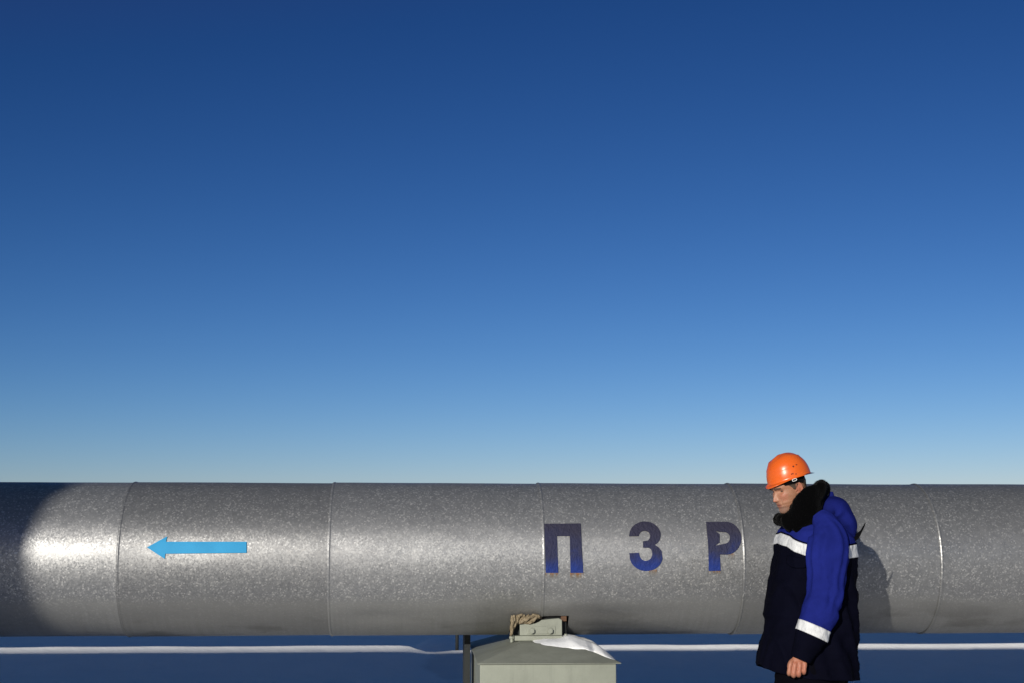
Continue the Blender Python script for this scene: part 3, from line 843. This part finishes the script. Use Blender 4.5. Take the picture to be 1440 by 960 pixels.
def coatpt(py, t, grow=0.0, amp=1.0):
    """t: 0 front (image left), pi/2 near side (camera), pi back."""
    xl, xr, hd = silv(py); xr -= 3.5; xc, a = (xl + xr) / 2, (xr - xl) / 2
    c, s = math.cos(t), math.sin(t); e = 2 / 2.5
    cx = math.copysign(abs(c) ** e, c); sy = math.copysign(abs(s) ** e, s)
    p = WP(xc, py); k = WP(xc + 1, py).x - p.x
    q = Vector((p.x - a * k * cx, YW - hd * sy, p.z))
    nrm = Vector((-cx / (a * k), -sy / hd, 0)).normalized()
    w = .013 * noise.noise(Vector((q.x * 7 + q.z * 5, q.y * 7, q.z * 3.2 + 4))) + .006 * noise.noise(Vector((q.x * 18 - q.z * 12, q.y * 18, q.z * 9)))
    w += .006 * noise.noise(Vector((q.x * 4, q.y * 4, q.z * 30)))
    fr_ = noise.noise(Vector((q.x * 5 + q.z * 2.5, q.y * 5, q.z * 1.6 + 8))); w += .012 * (1 - 2 * abs(math.sin(fr_ * 6)))
    side = abs(s) ** .6
    return q + nrm * (grow + amp * w * (.25 + .75 * side))
def line(t, pts):
    a = abs((t + math.pi) % (2 * math.pi) - math.pi); return lerp_tab(pts, a)
BT = [(0, 748.5), (.5, 753), (1.1, 763.5), (1.5, 768), (2.2, 766), (3.15, 762)]
BB = [(0, 763.0), (.5, 767.5), (1.1, 779.5), (1.5, 784), (2.2, 783.5), (3.15, 781)]
HEM = [(0, 931.5), (.35, 936.5), (.9, 943), (1.5, 949), (2.4, 953), (3.15, 954)]
NT = 112
def band(name, top, bot, mat, parent, grow, rows, thick, amp=1.0):
    V = []; Fc = []
    for i in range(rows + 1):
        for j in range(NT):
            t = 2 * math.pi * j / NT; a = top(t); b = bot(t); V.append(coatpt(a + (b - a) * i / rows, t, grow, amp))
    for i in range(rows):
        for j in range(NT):
            a = i * NT + j; b = i * NT + (j + 1) % NT; Fc.append((a, a + NT, b + NT, b))
    o = new(name, mesh(name, V, Fc), mat, parent)
    s = o.modifiers.new('thick', 'SOLIDIFY'); s.thickness = thick; s.offset = -1
    return o
coat = band('coat', lambda t: line(t, BT) - 2, lambda t: line(t, HEM), M_navy, man, 0.0, 90, .008)
band('yoke', lambda t: 725.0, lambda t: line(t, BT) + 1.0, M_blue, man, .002, 30, .008)
band('reflective_band', lambda t: line(t, BT), lambda t: line(t, BB), M_tape, coat, .004, 10, .003)
band('piping', lambda t: line(t, BT) - 2.2, lambda t: line(t, BT) - .5, M_navy, coat, .0055, 2, .003)
# shoulder cap under the collar
rings = [[coatpt(725.0, 2 * math.pi * j / NT, .002) for j in range(NT)]]
cc = WP(1138, 716)
for u in (.3, .6, .85, .98):
    rings.append([p.lerp(cc, u) + Vector((0, 0, .0)) for p in rings[0]])
new('shoulder_lining', loftmesh('shoulder_lining', rings, False), M_blue, man)
# chest pocket flap
def patch(name, py0, py1, t0, t1, mat, parent, grow, thick, sag=0):
    V = []; Fc = []; a, b = 10, 16
    for i in range(a + 1):
        for j in range(b + 1):
            u = j / b; V.append(coatpt(py0(u) + (py1(u) - py0(u)) * i / a, t0 + (t1 - t0) * u, grow))
    for i in range(a):
        for j in range(b):
            k = i * (b + 1) + j; Fc.append((k, k + b + 1, k + b + 2, k + 1))
    o = new(name, mesh(name, V, Fc), mat, parent); s = o.modifiers.new('thick', 'SOLIDIFY'); s.thickness = thick; s.offset = -1; return o
patch('pocket_flap', lambda u: 779 + 5 * u, lambda u: 790 + 6 * u + 3 * math.sin(u * math.pi), .62, 1.2, M_navy, coat, .013, .006)

# sleeves
def sleevefold(k):
    def f(u, t, p):
        el = math.exp(-((u - .62) / .22) ** 2)
        w = .05 * noise.noise(Vector((p.x * 6 + math.cos(t) * 1.5, math.sin(t) * 1.5 + k, p.z * 9)))
        w += .075 * el * math.sin(u * 52 + 2.2 * math.sin(t + 1) + 3 * noise.noise(Vector((u * 7, t, k)))) * (.5 + .5 * math.cos(t + .6))
        w += .05 * (1 - u) * math.sin(3.0 * t + 4 * u + k) * sstep(.05, .3, u)
        q = 5 * t + 3.5 * u + 2.2 * noise.noise(Vector((u * 3, t * .8, k + 3))); w += .055 * (1 - abs(math.sin(q)) * 2) * sstep(.04, .2, u) * (1 - sstep(.45, .72, u))
        w += .02 * noise.noise(Vector((math.cos(t) * 4, math.sin(t) * 4 + k, u * 30)))
        return w
    return f
def split_sleeve(ctrl, k, near=True):
    n = 120; rr = tube(ctrl, n, 64, fold=sleevefold(k))
    # slanted zones: blue sleeve, reflective band, navy cuff
    i0, i1 = int(n * .705), int(n * .775)
    o = new('sleeve', loftmesh('sleeve', rr[:i0 + 2], True), M_blue, man)
    def grown(seg, g):
        out = []
        for r in seg:
            c = Vector()
            for p in r: c += p
            c /= len(r); out.append([p + (p - c).normalized() * g for p in r])
        return out
    new('reflective_band', loftmesh('reflective_band', grown(rr[i0:i1 + 1], .003), True), M_tape, o)
    cu = rr[i1:]
    # turn the cuff mouth inwards
    c = Vector()
    for p in cu[-1]: c += p
    c /= len(cu[-1])
    mouth = [[p.lerp(c, .12) for p in cu[-1]], [p.lerp(c, .2) + (rr[-4][0] - rr[-1][0]) for p in cu[-1]]]
    new('cuff', loftmesh('cuff', cu + mouth, True), M_navy, o)
    return o
split_sleeve([T(1150, 724, -.125, .045, .05), T(1161, 738, -.155, .070, .074), T(1166, 756, -.188, .084, .100), T(1164, 780, -.222, .088, .112), T(1163, 806, -.238, .086, .100), T(1161, 832, -.246, .084, .095),
              T(1154, 856, -.252, .082, .092), T(1146, 878, -.256, .078, .088), T(1139, 896, -.257, .072, .080), T(1131, 914, -.256, .063, .063), T(1126, 927, -.255, .052, .052)], 1.7)
split_sleeve([T(1146, 726, .125, .045, .05), T(1148, 740, .165, .075, .085), T(1147, 758, .195, .085, .095), T(1143, 790, .225, .082, .09), T(1134, 830, .243, .08, .085), T(1123, 860, .248, .076, .08),
              T(1115, 878, .24, .07, .066), T(1109, 896, .22, .058, .055), T(1107, 906, .212, .045, .045)], 5.1)

# hood lying on the back
hoodc = [(1153, 727, .05, .02), (1157.5, 719, .105, .055), (1164, 715, .130, .074), (1172, 719, .150, .080), (1179.5, 727.5, .155, .073), (1186, 738, .148, .060), (1191, 749, .130, .042), (1195, 757, .09, .018)]
ctrl = [(*WP(px, py, 0), a, b) for px, py, a, b in hoodc]
rr = tube(ctrl, 60, 64, fold=lambda u, t, p: .05 * noise.noise(Vector((math.cos(t) * 2, math.sin(t) * 2, u * 6))) + .05 * math.sin(u * 17 + 2 * math.cos(t)) * (abs(math.cos(t)) ** .5) + .03 * noise.noise(p * 22))
hood = new('hood', loftmesh('hood', rr), M_hood, man)
pk = [(*WP(1164, 712, -.03), .02, .03), (*WP(1167.5, 702, -.03), .022, .022), (*WP(1169, 695, -.03), .016, .015), (*WP(1169.2, 690.5, -.03), .008, .008)]
new('hood_peak', loftmesh('hood_peak', tube(pk, 16, 20)), M_hood, hood)
co = [(*WP(1196, 759, -.10), .010, .014), (*WP(1203, 755, -.09), .011, .015), (*WP(1207, 751, -.085), .010, .012), (*WP(1211, 746, -.08), .005, .006), (*WP(1214, 740.5, -.08), .0045, .005), (*WP(1217, 734.5, -.08), .0022, .0022)]
new('drawcord', loftmesh('drawcord', tube(co, 26, 12)), M_black, hood)

# fur collar ------------------------------------------------------
# round the neck: angle (0 front, 90 near side, 180 nape), centre row/col, ring depth, half thickness, half height
cc = [(0, 1094, 729.5, 0, .026, .028), (35, 1105, 730.5, -.075, .032, .038), (65, 1118, 727.5, -.118, .036, .064), (90, 1133, 716, -.128, .038, .088), (120, 1146, 701, -.112, .040, .094), (150, 1150.5, 694, -.065, .042, .078), (180, 1150, 692, 0, .042, .070)]
ctrl = []
for a, px, py, dy, th, hh in cc: ctrl.append((px, py, dy, th, hh))
full = ctrl + [(px + (3 if 0 < i else 0), py + 0, -dy, th, hh) for i, (px, py, dy, th, hh) in enumerate(ctrl[:-1])][::-1]
pts = cr(full, 121)
NS = 40; rings = []
axis_up = (WP(1138, 680) - WP(1124, 706)).normalized()          # the collar leans forward with the neck
for i, (px, py, dy, th, hh) in enumerate(pts):
    c = WP(px, py, dy); a0 = WP(*pts[max(i - 1, 0)][:3]); b0 = WP(*pts[min(i + 1, 120)][:3]); Tn = (b0 - a0).normalized()
    u = i / 120; tilt = sstep(.0, .22, min(u, 1 - u))
    upc = (Vector((0, 0, 1)) * (1 - tilt) + (Vector((.34, 0, .94))) * tilt).normalized()
    U = (upc - Tn * Tn.dot(upc)).normalized(); O = Tn.cross(U)
    ring = []
    for j in range(NS):
        t = 2 * math.pi * j / NS; p = c + O * th * math.cos(t) + U * hh * math.sin(t)
        d = (O * math.cos(t) * hh + U * math.sin(t) * th).normalized()
        p += d * (.012 * noise.noise(p * 17) + .006 * noise.noise(p * 55))
        ring.append(p)
    rings.append(ring)
me = loftmesh('collar', rings, True)
# tufts of pile
bm = bmesh.new(); bm.from_mesh(me); bm.normal_update()
fs = bm.faces[:]
for f in fs:
    for _ in range(1):
        vs = [v.co for v in f.verts]; w = [random.random() for _ in vs]; sm = sum(w)
        c = sum((v * (k / sm) for v, k in zip(vs, w)), Vector())
        n_ = (f.normal + Vector((random.uniform(-.8, .8), random.uniform(-.8, .8), random.uniform(-1.0, .5)))).normalized()
        s_ = n_.orthogonal().normalized() * .0016; L = random.uniform(.003, .010)
        a = bm.verts.new(c - s_ - n_ * .003); b = bm.verts.new(c + s_ - n_ * .003); d = bm.verts.new(c + n_ * L); bm.faces.new((a, b, d))
bm.to_mesh(me); bm.free()
new('fur_collar', me, M_fur, man)
# lapel of the lining hanging at the throat
lap = [(*WP(1104, 726, -.09), .03, .03), (*WP(1112, 733, -.115), .028, .052), (*WP(1120, 739, -.13), .024, .046), (*WP(1122, 746, -.14), .014, .020), (*WP(1122, 750, -.14), .006, .008)]
new('collar_lapel', loftmesh('collar_lapel', tube(lap, 20, 24, fold=lambda u, t, p: .15 * noise.noise(p * 30))), M_fur, man)

# trousers and boots
tm = []
for k, L in enumerate((LEG_F, LEG_R)):
    m1 = L[0].lerp(L[1], .5); m2 = L[1].lerp(L[2], .55)
    ctrl = [(L[0].x, L[0].y, L[0].z + .08, .14, .15), (*L[0], .13, .16), (*m1, .12, .145), (*L[1], .105, .125), (*m2, .10, .115), (L[2].x, L[2].y, L[2].z + .03, .095, .11)]
    tm.append(loftmesh('t', tube(ctrl, 60, 40, fold=lambda u, t, p, k=k: .05 * noise.noise(Vector((math.cos(t) * 2, math.sin(t) * 2 + k * 5, u * 12))) + .04 * sstep(.7, 1, u) * math.sin(u * 70))))
tm.append(loftmesh('t', tube([T(1141, 925, 0, .18, .17), T(1141, 950, 0, .2, .18), T(1141, 965, 0, .16, .14)], 20, 40)))
join_remesh('trousers', tm, M_trs, man, .009, 2)
for L in (LEG_F, LEG_R):
    f = L[2]; z = .0
    up = f.z - .10
    rr = tube([(f.x + .075, f.y, up + .045, .035, .045), (f.x + .03, f.y, up + .055, .048, .06), (f.x - .03, f.y, up + .06, .052, .062), (f.x - .11, f.y, up + .05, .054, .05), (f.x - .19, f.y, up + .042, .048, .04), (f.x - .225, f.y, up + .04, .03, .026)], 30, 28, power=2.6)
    sh = tube([(f.x, f.y, up + .05, .055, .06), (f.x + .005, f.y, up + .13, .055, .06), (f.x + .01, f.y, up + .2, .06, .065)], 12, 28)
    bt = join_remesh('boot', [loftmesh('a', rr), loftmesh('b', sh)], M_boot, man, .006, 2)
